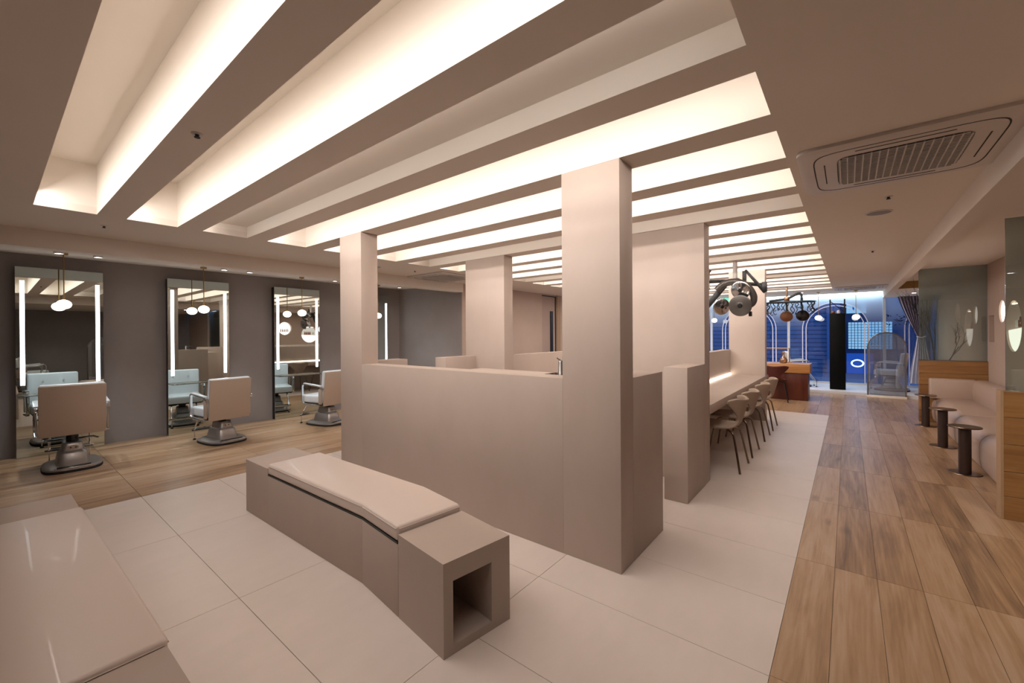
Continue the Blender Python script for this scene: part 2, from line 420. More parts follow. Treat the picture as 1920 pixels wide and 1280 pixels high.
# right lounge wall with two round niches and one square recess
XR = 1.65
def wall_right():
    m = MB()
    def q(y0, y1, z0, z1):
        o = len(m.v); m.v += [(XR, y0, z0), (XR, y1, z0), (XR, y1, z1), (XR, y0, z1)]; m.f.append((o, o+1, o+2, o+3))
    def hole(y0, y1, z0, z1, cy, cz, r, dp=.13):
        n = 48; o = len(m.v); ci = []; sq = []
        for i in range(n):
            a = 2*math.pi*i/n; c, s = math.cos(a), math.sin(a)
            ci.append((XR, cy+r*c, cz+r*s))
            t = min(((y1-cy) if c > 0 else (cy-y0))/max(abs(c), 1e-9), ((z1-cz) if s > 0 else (cz-z0))/max(abs(s), 1e-9))
            sq.append((XR, cy+t*c, cz+t*s))
        # corners: snap nearest ray to the corner
        for (yy, zz) in ((y0, z0), (y0, z1), (y1, z0), (y1, z1)):
            k = min(range(n), key=lambda i: (sq[i][1]-yy)**2+(sq[i][2]-zz)**2); sq[k] = (XR, yy, zz)
        m.v += ci+sq
        for i in range(n):
            j = (i+1) % n; m.f.append((o+i, o+j, o+n+j, o+n+i))
        # reveal
        o2 = len(m.v); m.v += [(XR+dp, p[1], p[2]) for p in ci]
        for i in range(n):
            j = (i+1) % n; m.f.append((o+i, o2+i, o2+j, o+j))
    q(5.002, 6.97, 0, 2.47); q(6.97, 7.51, 0, 1.47); q(6.97, 7.51, 2.02, 2.47); hole(6.97, 7.51, 1.47, 2.02, 7.24, 1.745, .253); q(7.51, 7.84, 0, 2.47); q(7.84, 8.54, 0, 1.16); q(7.84, 8.54, 1.86, 2.47); hole(7.84, 8.54, 1.16, 1.86, 8.19, 1.51, .33)
    q(8.54, 8.86, 0, 1.56); q(8.54, 8.86, 1.88, 2.47); hole(8.54, 8.86, 1.56, 1.88, 8.70, 1.72, .153, .022)
    q(8.86, 9.10, 0, 2.47); q(9.10, 9.38, 0, 1.29); q(9.10, 9.38, 1.68, 2.47); q(9.38, YWIN, 0, 2.47)
    for (a, b_, c_, d_) in ((9.10, 9.10, 1.29, 1.68), (9.38, 9.38, 1.29, 1.68)):
        o = len(m.v); m.v += [(XR, a, c_), (XR+.1, a, c_), (XR+.1, a, d_), (XR, a, d_)]; m.f.append((o, o+1, o+2, o+3))
    for z in (1.29, 1.68):
        o = len(m.v); m.v += [(XR, 9.10, z), (XR, 9.38, z), (XR+.1, 9.38, z), (XR+.1, 9.10, z)]; m.f.append((o, o+1, o+2, o+3))
    o = len(m.v); m.v += [(XR+.1, 9.1, 1.29), (XR+.1, 9.38, 1.29), (XR+.1, 9.38, 1.68), (XR+.1, 9.1, 1.68)]; m.f.append((o, o+1, o+2, o+3))
    # outer side of the wall
    o = len(m.v); m.v += [(XR+.15, 5.002, 0), (XR+.15, YWIN, 0), (XR+.15, YWIN, 2.47), (XR+.15, 5.002, 2.47)]; m.f.append((o, o+1, o+2, o+3))
    return struct(m.build('wall_right', 'beige_wall'), 'beige lounge wall with round lit niches')
wr = wall_right()
MB().disc((XR+.020, 8.70, 1.72), .153, 40, 'x').build('niche_back_panel', 'niche_glow', wr)
MB().disc((XR+.128, 8.19, 1.51), .33, 40, 'x').build('niche_back_panel', 'niche_soft', wr)
MB().disc((XR+.128, 7.24, 1.745), .253, 40, 'x').build('niche_back_panel', 'niche_glow', wr)
MB().box(XR+.01, XR+.126, 7.03, 7.45, 1.615, 1.622).build('niche_shelf', 'ivory', wr)
nb = MB(); pts = [(8.19+.325*math.cos(R(a)), 1.51+.325*math.sin(R(a))) for a in range(183, 358, 7)]
nb.extr(pts, XR+.02, XR+.125, 'x').build('niche_lightbox', 'niche_glow', wr)
MB().box(XR+.02, XR+.04, 8.0, 8.38, 1.795, 1.803).build('niche_led', 'counter_led', wr)
def bottle(h, r, mat, cap, label, loc, group):
    e = empty('bottle', label, 'bottle', loc, 0, group)
    MB().lathe([(r*.9, 0), (r, .01), (r, h*.62), (r*.45, h*.72), (r*.4, h*.78)], n=14).build('body', mat, e, smooth=50)
    MB().lathe([(r*.5, h*.78), (r*.5, h*.9), (r*.18, h*.91), (r*.18, h)], n=12).build('cap', cap, e, smooth=50)
    return e
for i in range(5):
    bottle(.12, .017, 'amber', 'black', 'amber bottle on the thin shelf of the middle-sized round niche', (XR+.06, 7.10+i*.065, 1.622), 'bottles in the middle niche')
for i in range(5):
    bottle(.14, .022, 'amber', 'black', 'amber bottle on the glowing ledge of the large round niche', (XR+.07, 8.02+i*.055, 1.497), 'bottles in the large niche')
for i in range(2):
    bottle(.13, .02, 'white_glossy', 'white_plastic', 'white bottle on the glowing ledge of the large round niche', (XR+.07, 8.33+i*.05, 1.497), 'white bottles in the large niche')

# ------------------------------------------------------------------ clad partitions and columns (mirror symmetric about x = XM)
XM = -2.654
def sym(x0, x1, s): return (x0, x1) if s > 0 else (2*XM-x1, 2*XM-x0)
PT = 1.152
wp = struct(MB().box(-3.842, -1.468, 2.361, 2.55, 0, PT).build('wall_partition', 'clad', bevel=.002), 'low clad partition between two columns')
for s in (1, -1):
    x0, x1 = sym(-1.468, -1.063, s); MB().box(x0, x1, 2.361, 2.551, 0, HC).build('column', 'clad', wp, bevel=.0025)
    x0, x1 = sym(-1.26, -1.063, s); MB().box(x0, x1, 2.5515, 3.086, 0, PT+.012).build('end_wing', 'clad', wp, bevel=.002)
for s, nm in ((1, 'wall_station_right'), (-1, 'wall_station_left')):
    side = 'corridor' if s > 0 else 'mirror'
    x0, x1 = sym(-1.70, -1.58, s)
    w = struct(MB().box(x0, x1, 4.4305, 7.9645, 0, 1.165).build(nm, 'clad', bevel=.002), 'low clad back panel of the %s side counter' % side)
    x0, x1 = sym(-1.775, -1.063, s); k_ = struct(MB().box(x0, x1, 4.25, 4.43, 0, HC).build('column', 'clad', bevel=.0025), 'wide clad column at the start of the %s side counter' % side)
    x0, x1 = sym(-1.258, -1.06, s); MB().box(x0, x1, 3.686, 4.2495, 0, PT).build('box_pier', 'clad', k_, bevel=.002)
    x0, x1 = sym(-1.60, -1.063, s); struct(MB().box(x0, x1, 7.965, 8.14, 0, HC).build('column', 'clad', bevel=.0025), 'clad column at the end of the %s side counter' % side)
    # long counter
    x0, x1 = sym(-1.58, -1.055, s)
    ct = empty('counter', 'long clad counter on the %s side with a light line at its back' % side, 'counter', (0, 0, 0))
    MB().box(x0, x1, 4.431, 7.964, .65, .74).build('worktop', 'clad', ct, bevel=.002)
    xa, xb = sym(-1.5785, -1.565, s); MB().box(xa, xb, 4.45, 7.95, .742, .765).build('light_line', 'counter_led', ct)
for z in (.95, .28):
    MB().box(-1.20, -1.17, 3.087, 3.10, z, z+.06).build('hinge', 'black', wp)
sk = empty('wash_counter', 'clad wash counter with basin behind the low partition', 'counter', (0, 0, 0))
MB().box(-3.3, -1.75, 3.05, 3.55, 0, 1.06).build('cabinet', 'clad', sk, bevel=.002)
MB().box(-2.25, -1.80, 3.12, 3.48, 1.06, 1.068).build('basin_rim', 'black_gloss', sk)
fa = empty('faucet', 'chrome mixer tap on the wash counter', 'faucet', (-2.02, 3.22, 1.066))
MB().lathe([(.026, 0), (.026, .012), (.021, .02), (.021, .13), (.016, .14)], n=16).build('body', 'steel', fa, smooth=40)
MB().tube([(0, 0, .11), (.03, .08, .13), (.05, .16, .12)], .011).build('spout', 'steel', fa, smooth=40)
MB().tube([(0, 0, .14), (-.02, -.03, .165)], .006).build('lever', 'steel', fa, smooth=40)

# ------------------------------------------------------------------ benches
def cushion(mb_poly, z0, z1, par):
    o = MB().prism(mb_poly, z0, z1).build('cushion', 'vinyl_beige', par, bevel=.018, seg=3)
    n = len(mb_poly); cx = sum(p[0] for p in mb_poly)/n; cy = sum(p[1] for p in mb_poly)/n
    m = MB(); P = [Vector((p[0], p[1], z1-.017)) for p in mb_poly]
    for i in range(n):
        a, b_ = P[i], P[(i+1) % n]; d_ = (b_-a).normalized()*.012
        m.tube([a+d_, b_-d_], .003, 5)
    m.build('piping', 'vinyl_beige', o, smooth=50)
    return o
def mixp(a, b_, t): return (a[0]+(b_[0]-a[0])*t, a[1]+(b_[1]-a[1])*t)
bn = empty('bench', 'beige angled bench with a tan cushion and a square cubbyhole in its end', 'bench', (0, 0, 0))
f0, f1, f2 = (-3.897, 1.330), (-2.212, 1.354), (-1.403, 1.254)
k0, k1, k2 = (-3.966, 1.742), (-2.145, 1.768), (-1.345, 1.648)
fa_, ka_ = mixp(f0, f1, .245), mixp(k0, k1, .26)          # left end of the cushion
fb_, kb_ = mixp(f1, f2, .51), mixp(k1, k2, .49)           # right end of the cushion
MB().prism([f0, fa_, ka_, k0], 0, .425).build('end_block', 'clad', bn, bevel=.002)
MB().prism([fa_, f1, k1, ka_], 0, .372).build('base_panel', 'clad', bn, bevel=.002)
MB().prism([f1, fb_, kb_, k1], 0, .372).build('base_panel', 'clad', bn, bevel=.002)
def lerp4(u, v):   # u along the length from the end face, v across
    return mixp(mixp(f2, fb_, u), mixp(k2, kb_, u), v)
e = MB(); L_ = .99
def slab(u0, u1, v0, v1, z0, z1): e.prism([lerp4(u0, v0), lerp4(u1, v0), lerp4(u1, v1), lerp4(u0, v1)], z0, z1)
slab(0, L_, 0, 1, 0, .042); slab(0, L_, 0, 1, .332, .425); slab(0, L_, 0, .13, .042, .332); slab(0, L_, .70, 1, .042, .332); slab(.9, L_, .13, .70, .042, .332)
e.build('end_block', 'clad', bn)
cushion([mixp(fa_, f1, .004), f1, mixp(f1, fb_, .985), mixp(k1, kb_, .985), k1, mixp(ka_, k1, .004)], .380, .463, bn)
MB().prism([mixp(fa_, f1, .004), f1, mixp(f1, fb_, .985), mixp(k1, kb_, .985), k1, mixp(ka_, k1, .004)], .3715, .3835).build('cushion_shade_strip', 'black', bn)  # black strip stands in for the shadow gap under the cushion

b2 = empty('bench', 'beige straight bench with a wide tan cushion, facing the angled bench', 'bench', (0, 0, 0))
def yy(x): return .331+(x+3.949)*.0146
def bq(x0, x1): return [(x0, yy(x0)-.43), (x1, yy(x1)-.43), (x1, yy(x1)), (x0, yy(x0))]
MB().prism(bq(-3.95, -3.56), 0, .425).build('end_block', 'clad', b2, bevel=.002)
MB().prism(bq(-3.56, -1.755), 0, .372).build('base_panel', 'clad', b2, bevel=.002)
MB().prism(bq(-1.755, -1.30), 0, .425).build('end_block', 'clad', b2, bevel=.002)
cushion([(x, y_+(.006 if y_ > .1 else 0)) for x, y_ in bq(-3.552, -1.758)], .374, .444, b2)

# ------------------------------------------------------------------ styling mirrors
def mirror_station(y0, y1, label, first=None):
    w = y1-y0
    t = empty('styling_mirror', label, 'mirror', (-7.85, (y0+y1)/2, 0), 0, 'styling mirrors on the grey wall')
    MB().box(0, .108, -w/2+.004, w/2-.004, .004, 2.293).build('case', 'black', t, bevel=.003)
    MB().box(.1085, .120, -w/2, w/2, .002, 2.297).build('mirror_pane', 'mirror_glass', t, bevel=.0012, seg=1)
    for s in (-1, 1):
        yc = s*(w/2-.055)
        MB().box(.1202, .1235, yc-.019, yc+.019, .87, 2.13).build('light_bar', 'led_white', t)
    sh = MB().box(.1205, .30, -w/2+.01, w/2-.06, .745, .757).build('glass_shelf', 'shelf_glass', t, bevel=.003)
    return t
ms = [(.203, .962), (1.636, 2.413), (3.093, 3.885), (4.60, 5.392)]
names = ['fourth', 'third', 'second', 'first']
for (a, b_), nm in zip(ms, names):
    mirror_station(a, b_, 'tall light-barred styling mirror, %s from the slanted grey end wall' % nm)

# ------------------------------------------------------------------ styling chair
def make_chair(label, dz=0.0):
    t = empty('styling_chair', label, 'chair', (0, 0, 0), 0, 'styling chairs')
    bp = MB().loft([[(x, y_, z) for x, y_ in superell(.235*k, .31*k, 3.2, 32)] for k, z in ((.96, .018), (1., .026), (.99, .042), (.9, .056))]).build('base_plate', 'housing', t, smooth=35)
    MB().prism(superell(.24, .315, 3.2, 32), 0, .02).build('rubber_rim', 'rubber', bp, bevel=.004)
    MB().box(-.13, .13, -.285, -.235, .043, .060).build('step_pad', 'black_gloss', bp, bevel=.006)
    MB().box(-.15, .15, -.295, -.225, .04, .054).build('pad_frame', 'chrome', bp, bevel=.006)
    def rr(a, b_, z, cy=0): return [(x, y_, z) for x, y_ in superell(a, b_, 5, 32, 0, cy)]
    ph = MB().loft([rr(.135, .19, .05), rr(.128, .18, .10), rr(.115, .165, .17), rr(.105, .155, .182), rr(.088, .135, .20), rr(.078, .12, .275), rr(.07, .11, .285)]).build('pump_housing', 'housing', t, smooth=35)
    MB().loft([[(x, -.1325+.0, .235+z) for x, z in superell(.042, .022, 2.6, 24)], [(x, -.140, .235+z) for x, z in superell(.04, .02, 2.6, 24)]]).build('badge', 'badge', ph, smooth=35)
    for sx in (-1, 1): MB().lathe([(.008, -.1405), (.008, -.1425)], (sx*.02, 0, .235), 12, 'y').build('badge_socket', 'black', ph)
    MB().lathe([(.05, .28), (.05, .34+dz), (.09, .342+dz), (.09, .36+dz)], n=20).build('column', 'black_gloss', t, smooth=40)
    MB().tube([(.05, -.05, .315), (.16, -.13, .33), (.2, -.15, .31)], .009).build('pump_pedal', 'chrome', t, smooth=40)
    MB().lathe([(.07, .312), (.078, .318), (.07, .324)], (-.14, .02, 0), 20).build('pedal_ring', 'chrome', t, smooth=40)
    up_ = Matrix.Translation((0, 0, dz))
    S = []
    S.append(MB().box(-.245, .245, -.17, .30, .365, .49).build('seat', 'vinyl_white', t, bevel=.028, seg=3))
    S.append(MB().box(-.235, .235, -.16, .28, .352, .372).build('seat_pan', 'dark', t, bevel=.004))
    def tilt(y_, z): return y_-(z-.35)*.10
    def slabt(x, y0, y1, z0, z1): return [(-x, tilt(y0, z0), z0), (x, tilt(y0, z0), z0), (x, tilt(y1, z0), z0), (-x, tilt(y1, z0), z0), (-x, tilt(y0, z1), z1), (x, tilt(y0, z1), z1), (x, tilt(y1, z1), z1), (-x, tilt(y1, z1), z1)]
    br = MB().quadbox(slabt(.25, -.205, -.125, .40, .885)).build('backrest', 'vinyl_white', t, bevel=.022, seg=3); S.append(br)
    bm_ = MB().quadbox(slabt(.256, -.222, -.200, .325, .868)).build('back_panel', 'chair_back', br, bevel=.006)
    for x in (-.1, .1): MB().lathe([(.012, -.116), (.010, -.122), (.002, -.125)], (x, tilt(0, .78), .78), 12, 'y').build('button', 'vinyl_white', br, smooth=40)
    for s in (-1, 1):
        xx = s*.272
        m = MB(); W = .017
        path = [(-.235, .60), (-.20, .635), (.18, .665), (.225, .655), (.235, .62), (.235, .42), (.225, .375), (.19, .352), (-.16, .335)]
        th = .008; pl = []
        P = [Vector((p[0], p[1])) for p in path]
        for i, p in enumerate(P):
            d_ = (P[min(i+1, len(P)-1)]-P[max(i-1, 0)]).normalized(); n_ = Vector((-d_.y, d_.x))
            pl.append([(xx-W, p.x+n_.x*th, p.y+n_.y*th), (xx+W, p.x+n_.x*th, p.y+n_.y*th), (xx+W, p.x-n_.x*th, p.y-n_.y*th), (xx-W, p.x-n_.x*th, p.y-n_.y*th)])
        a = m.loft(pl).build('armrest', 'chrome', t, bevel=.003); S.append(a)
        MB().quadbox([(xx-.022, -.17, .642), (xx+.022, -.17, .642), (xx+.022, .19, .672), (xx-.022, .19, .672), (xx-.022, -.17, .66), (xx+.022, -.17, .66), (xx+.022, .19, .69), (xx-.022, .19, .69)]).build('arm_pad', 'vinyl_white', a, bevel=.006)
        MB().lathe([(.016, 0), (.016, s*.03), (.010, s*.036)], (s*.252, tilt(-.16, .61), .61), 14, 'x').build('pivot_knob', 'chrome', br, smooth=40)
        MB().box(xx-.006, xx+.006, -.20, -.13, .36, .60).build('arm_side_panel', 'chair_back', a, bevel=.002)
    for o in S: o.location = (0, 0, dz)
    fr = MB()
    for s in (-1, 1): fr.tube([(s*.16, .24, .36+dz), (s*.165, .36, .20), (s*.165, .40, .135)], .011)
    fr.tube([(-.20, .40, .135), (.20, .40, .135)], .014); fr.box(-.17, .17, .37, .45, .146, .156)
    f = fr.build('footrest', 'chrome', t, smooth=40)
    for s in (-1, 1):
        MB().tube([(s*.165, .40, .13), (s*.165, .40, .02)], .006).build('foot_rod', 'chrome', f, smooth=40)
        MB().lathe([(.018, 0), (.018, .014), (.008, .022)], (s*.165, .40, 0), 12).build('rubber_foot', 'rubber', f, smooth=40)
    return t
ch = make_chair('white and tan styling chair facing the third mirror from the grey end wall')
ch.location = (-6.78, 2.02, 0); ch.rotation_euler = (0, 0, R(90+8))
dup(ch, (-6.74, 3.50, 0), R(90+14), 'white and tan styling chair facing the second mirror from the grey end wall')
ch1 = make_chair('white and tan styling chair raised higher, facing the mirror furthest from the grey end wall', .06)
ch1.location = (-6.80, .585, 0); ch1.rotation_euler = (0, 0, R(90-2))
dup(ch, (-1.05, 13.15, .075), R(-78), 'white and tan styling chair on the window plinth behind the desk')
dup(ch, (.80, 13.30, .075), R(80), 'white and tan styling chair on the window plinth behind the arched screen')
dup(ch, (2.1, .70, 0), R(6), 'white and tan styling chair seen only in the mirrors, beside the right wall')
dup(ch, (3.0, .80, 0), R(-4), 'white and tan styling chair seen only in the mirrors, in front of the right wall')

# ------------------------------------------------------------------ pendants, downlights
def pendant(x, y, zc, zg, r, label, group):
    p = empty('pendant_lamp', label, 'pendant lamp', (x, y, zc), 0, group)
    MB().lathe([(.038, -.022), (.040, -.02), (.040, -.001), (.03, 0)], n=24).build('canopy', 'brass', p, smooth=40)
    MB().tube([(0, 0, -.02), (0, 0, zg+r*.8-zc)], .006).build('rod', 'brass', p, smooth=40)
    h = zg-zc
    MB().lathe([(.012, h+r*.78), (.016, h+r*.9), (.012, h+r*1.05)], n=14).build('socket', 'brass', p, smooth=40)
    MB().lathe([(r*math.cos(a_*math.pi/12)+.0005, h+r*.82*math.sin(a_*math.pi/12)) for a_ in range(-6, 7)], n=24).build('globe', 'globe', p, smooth=60)
for (y, nm) in ((.58, 'furthest from the grey end wall'), (2.0, 'third from the grey end wall'), (3.43, 'second from the grey end wall'), (4.95, 'nearest the grey end wall')):
    pendant(-7.44, y, 2.47, 1.845, .068, 'brass pendant with a white globe at the mirror %s' % nm, 'pendants at the mirrors')
for x in (-3.10, -.60, .155):
    nm = {-3.10: 'at the window beyond the counters', -.60: 'between the desk and the black tower', .155: 'between the black tower and the arched screen'}[x]
    pendant(x, 13.5, HC, 1.83, .075, 'brass pendant with a white globe, %s' % nm, 'pendants at the window')
def spot(name, loc, e, ang, col, aim=(0, 0, -1), blend=.6, r=.03, parent=None):
    l = bpy.data.lights.new(name, 'SPOT'); l.energy = e; l.spot_size = R(ang); l.spot_blend = blend; l.color = col; l.shadow_soft_size = r
    o = bpy.data.objects.new(name, l); COL.objects.link(o)
    o.rotation_euler = Vector(aim).to_track_quat('-Z', 'Y').to_euler()
    if parent: o.parent = parent
    o.location = loc
def downlight(x, y, z, e, label, group):
    t = empty('downlight', label, 'downlight', (x, y, z), 0, group)
    MB().lathe([(.042, 0), (.042, -.075), (.036, -.075), (.034, -.066)], n=24).build('housing', 'white_plastic', t, smooth=40)
    MB().disc((0, 0, -.0665), .033, 20).build('lens', 'spot_face', t)
    spot('lamp', (0, 0, -.08), e, 85, COOL, (.10, 0, -1), .8, .03, t)
for y, nm in ((.51, 'in front of the mirror furthest from the grey end wall'), (.83, 'in front of the mirror furthest from the grey end wall'), (2.13, 'in front of the third mirror from the grey end wall'), (2.46, 'in front of the third mirror from the grey end wall'), (3.80, 'in front of the second mirror from the grey end wall'), (4.13, 'in front of the second mirror from the grey end wall')):
    downlight(-7.0, y, 2.47, 40, 'small white surface downlight %s' % nm, 'downlights '+nm)
for x, y in ((-7.0, 5.15), (-6.75, 5.3)):
    downlight(x, y, 2.47, 20, 'small white surface downlight close to the slanted grey end wall', 'downlights by the grey end wall')
for x, y, z in ((-1.9, 13.4, HC), (-.95, 13.3, HC), (.42, 13.2, HC), (1.15, 12.9, HL)):
    t = empty('recessed_downlight', 'tiny recessed downlight in the ceiling by the shop window', 'downlight', (x, y, z), 0, 'recessed downlights by the window')
    MB().lathe([(.05, .001), (.05, -.004), (.038, -.004)], n=20).build('trim_ring', 'white_plastic', t, smooth=40)
    MB().disc((0, 0, -.005), .034, 18).build('lens', 'spot_face', t)
    spot('lamp', (0, 0, -.012), 18, 80, (1, .9, .8), (0, 0, -1), .7, .03, t)

for x, y in ((1.9, .3), (3.2, 1.3), (2.3, 2.9), (1.3, 4.0)):  # added lamps, invented to brighten the near bay seen in the mirrors
    t = empty('recessed_downlight', 'added recessed fill light in the lower ceiling of the bay beside the lounge', 'downlight', (x, y, HL), 0, 'added fill lights in the near bay')
    MB().lathe([(.05, .001), (.05, -.004), (.038, -.004)], n=20).build('trim_ring', 'white_plastic', t, smooth=40)
    MB().disc((0, 0, -.005), .034, 18).build('lens', 'spot_face', t)
    spot('lamp', (0, 0, -.012), 45, 110, (1, .92, .84), (0, 0, -1), .8, .03, t)

# ------------------------------------------------------------------ ceiling cassettes, speakers, sprinklers
def cassette(x, y, label):
    t = empty('air_conditioner', label, 'air conditioner', (x, y, HC), 0)
    W = .475
    MB().loft([[(a, b_, 0) for a, b_ in superell(W, W, 14, 40)], [(a, b_, -.018) for a, b_ in superell(W, W, 14, 40)], [(a, b_, -.026) for a, b_ in superell(W-.03, W-.03, 12, 40)]]).build('panel', 'white_plastic', t, smooth=30)
    m = MB()
    o1, o2 = superell(.40, .40, 7, 48), superell(.394, .394, 7, 48)
    m.loft([[(a, b_, -.0262) for a, b_ in o2], [(a, b_, -.0275) for a, b_ in o2], [(a, b_, -.0275) for a, b_ in o1], [(a, b_, -.0262) for a, b_ in o1]], cap=False)
    m.build('outlet_seam', 'dark', t)
    for s in (-1, 1):
        MB().box(s*.345-.003, s*.345+.003, -.2, .2, -.028, -.0255).build('louver_slot', 'dark', t)
        MB().box(-.2, .2, s*.345-.003, s*.345+.003, -.028, -.0255).build('louver_slot', 'dark', t)
    g0 = superell(.285, .285, 9, 40)
    MB().prism(g0, -.0275, -.0265).build('grille_backing', 'dark', t)
    m = MB()
    for i in range(16): m.box(-.27+i*.036-.0032, -.27+i*.036+.0032, -.28+(.02 if i in (0, 15) else 0), .28-(.02 if i in (0, 15) else 0), -.034, -.0278)
    for i in range(21): m.box(-.28+(.02 if i in (0, 20) else 0), .28-(.02 if i in (0, 20) else 0), -.27+i*.027-.0035, -.27+i*.027+.0035, -.0335, -.028)
    m.build('grille', 'white_plastic', t)
cassette(.235, 3.42, 'white ceiling cassette air conditioner with a dark square grille, beside the light slots')
cassette(.22, 12.68, 'white ceiling cassette air conditioner close to the shop window')
cassette(-5.68, 5.13, 'white ceiling cassette air conditioner near the slanted grey end wall')
for x, y, r, lb in ((.215, 4.89, .095, 'round flush ceiling speaker beyond the corridor air conditioner'), (-5.63, 3.71, .09, 'round flush ceiling speaker above the mirror side aisle')):
    t = empty('ceiling_speaker', lb, 'speaker', (x, y, HC))
    MB().lathe([(r, 0), (r, -.005), (r*.9, -.007)], n=32).build('rim', 'white_plastic', t, smooth=40)
    MB().lathe([(r*.88, -.007), (r*.5, -.010), (.002, -.011)], n=32).build('grille', 'grey_plastic', t, smooth=40)
for x, y, lb in ((-2.63, .684, 'on the first broad ceiling beam'), (-5.47, .69, 'by the mirror bay bulkhead'), (.248, 4.365, 'between the air conditioner and the speaker'), (.25, 7.13, 'over the corridor beyond the speaker'), (-5.5, 4.35, 'near the mirror side air conditioner')):
    t = empty('sprinkler', 'tiny ceiling sprinkler %s' % lb, 'sprinkler', (x, y, HC))
    MB().lathe([(.026, 0), (.026, -.004), (.012, -.006)], n=18).build('escutcheon', 'white_plastic', t, smooth=40)
    MB().lathe([(.010, -.005), (.008, -.016), (.014, -.018), (.014, -.021)], n=12).build('head', 'dark', t, smooth=40)

# ------------------------------------------------------------------ shell chairs at the counters
def shell_chair(mat, legmat, label, group):
    t = empty('shell_chair', label, 'chair', (0, 0, 0), 0, group)
    prof = [(.235, .425, .15), (.22, .438, .185), (.12, .440, .212), (0, .432, .218), (-.10, .436, .20), (-.155, .452, .165), (-.188, .485, .115), (-.206, .53, .092), (-.218, .575, .118), (-.232, .62, .195), (-.245, .67, .245), (-.256, .71, .252), (-.262, .738, .24), (-.264, .748, .215)]
    nu = 12; m = MB()
    for (y, z, w) in prof:
        for i in range(nu+1):
            u = -1+2*i/nu; x = u*w
            back = min(max((z-.45)/.12, 0), 1)
            m.v.append((x, y+back*2.1*x*x, z+(1-back)*(.35*x*x)+back*.035*u*u*(1 if z > .6 else 0)-(.03*u**6 if z > .73 else 0)))
    for j in range(len(prof)-1):
        for i in range(nu):
            a = j*(nu+1)+i; m.f.append((a, a+1, a+nu+2, a+nu+1))
    o = m.build('shell', mat, t, smooth=60)
    md = o.modifiers.new('thick', 'SOLIDIFY'); md.thickness = .032; md.offset = 0
    md = o.modifiers.new('soft', 'SUBSURF'); md.levels = 1; md.render_levels = 1
    for sx in (-1, 1):
        for sy in (-1, 1):
            MB().tube(smoothpath([(sx*.05, sy*.05, .415), (sx*.13, sy*.12, .412), (sx*.165, sy*.155, .39), (sx*.18, sy*.175, .33), (sx*.235, sy*.235, .004)], 4), .0105).build('leg', legmat, t, smooth=40)
    MB().lathe([(.07, .40), (.075, .41), (.07, .425)], n=20).build('seat_mount', legmat, t, smooth=40)
    return t
cy_ = [5.02, 5.73, 6.65, 7.43]; od = ['first', 'second', 'third', 'fourth']
sc = None
for k, y in enumerate(cy_):
    lb = 'beige shell chair at the corridor counter, %s from the low box pier' % od[k]
    if sc is None: sc = shell_chair('shell', 'dark_chrome', lb, 'shell chairs at the corridor counter')
    else: sc2 = dup(sc, None, None, lb)
    o = sc if k == 0 else sc2
    o.location = (-1.10, y, 0); o.rotation_euler = (0, 0, R(90))
for k, y in enumerate(cy_):
    o = dup(sc, (2*XM+1.10, y, 0), R(-90), 'beige shell chair at the mirror side counter, %s from the low box pier' % od[k]); o['group'] = 'shell chairs at the mirror side counter'

# ------------------------------------------------------------------ lounge: wood panels, glass, sofa, tables
def boards(name, x0, x1, y0, y1, zs, label):
    o = empty(name, label, 'panel', ((x0+x1)/2, y0, 0))
    for a, b_ in zip(zs[:-1], zs[1:]):
        MB().box(x0-(x0+x1)/2, x1-(x0+x1)/2, 0, y1-y0, a, b_-.003).build('board', 'board', o, bevel=.0015, seg=1)
    return o
np_ = boards('lounge_panel', .93, 2.3, 4.872, 5.0, [0, .18, .37, .58, .785, .982], 'oak boarded half wall at the near end of the sofa')
MB().box(-.70, -.685, .0, .128, 0, .985).build('edge_trim', 'wood_edge', np_)
MB().box(-.662, .685, .058, .070, .983, HL).build('glass_pane', 'green_glass', np_)
fp = boards('lounge_panel', .895, XR-.001, 9.42, 9.52, [0, .2, .4, .6, .79, .985], 'oak boarded half wall at the far end of the sofa')
MB().box(-.375, .375, .044, .056, .985, 2.459).build('glass_pane', 'green_glass', fp)
MB().box(-.376, .376, .035, .065, .984, .995).build('glass_channel', 'steel', fp)

so = empty('sofa', 'built-in beige leather corner sofa between two oak half walls', 'sofa', (0, 0, 0))
def seatprof(x0, x1, z1, r=.13):
    return [(x1, .02), (x0+.05, .02), (x0+.015, .06), (x0, .16)] + [(px, pz) for px, pz in arc(x0+r, z1-r, r, 180, 90, 8)] + [(x1, z1)]
for a, b_ in ((5.005, 6.28), (6.285, 7.55), (7.555, 9.41)):
    MB().extr(seatprof(1.035, XR-.003, .415), a, b_, 'y').build('seat_cushion', 'sofa', so, bevel=.022, seg=3)
MB().extr([(1.46, .40), (1.445, .55), (1.47, .685), (1.50, .715), (1.60, .715), (XR-.003, .69), (XR-.003, .40)], 5.005, 9.27, 'y').build('back_cushion', 'sofa', so, bevel=.02, seg=3)
MB().extr([(9.235, .40), (9.225, .55), (9.245, .685), (9.27, .715), (9.38, .715), (9.415, .69), (9.415, .40)], 1.0, 1.50, 'x').build('back_cushion', 'sofa', so, bevel=.02, seg=3)
for (x, y, lb) in ((.925, 6.22, 'nearest the near oak half wall'), (.925, 7.50, 'in the middle of the three'), (.925, 9.0, 'nearest the far oak half wall')):
    t = empty('side_table', 'small round dark side table at the sofa, %s' % lb, 'side table', (x, y, 0), 0, 'side tables at the sofa')
    MB().lathe([(.124, 0), (.125, .003), (.122, .008)], n=32).build('base', 'dark_chrome', t, smooth=40)
    MB().prism(superell(.046, .06, 2.4, 24), .008, .468).build('stem', 'walnut', t, smooth=30)
    MB().lathe([(.12, .466), (.125, .47), (.125, .476), (.122, .48)], n=36).build('top', 'dark_chrome', t, smooth=40)
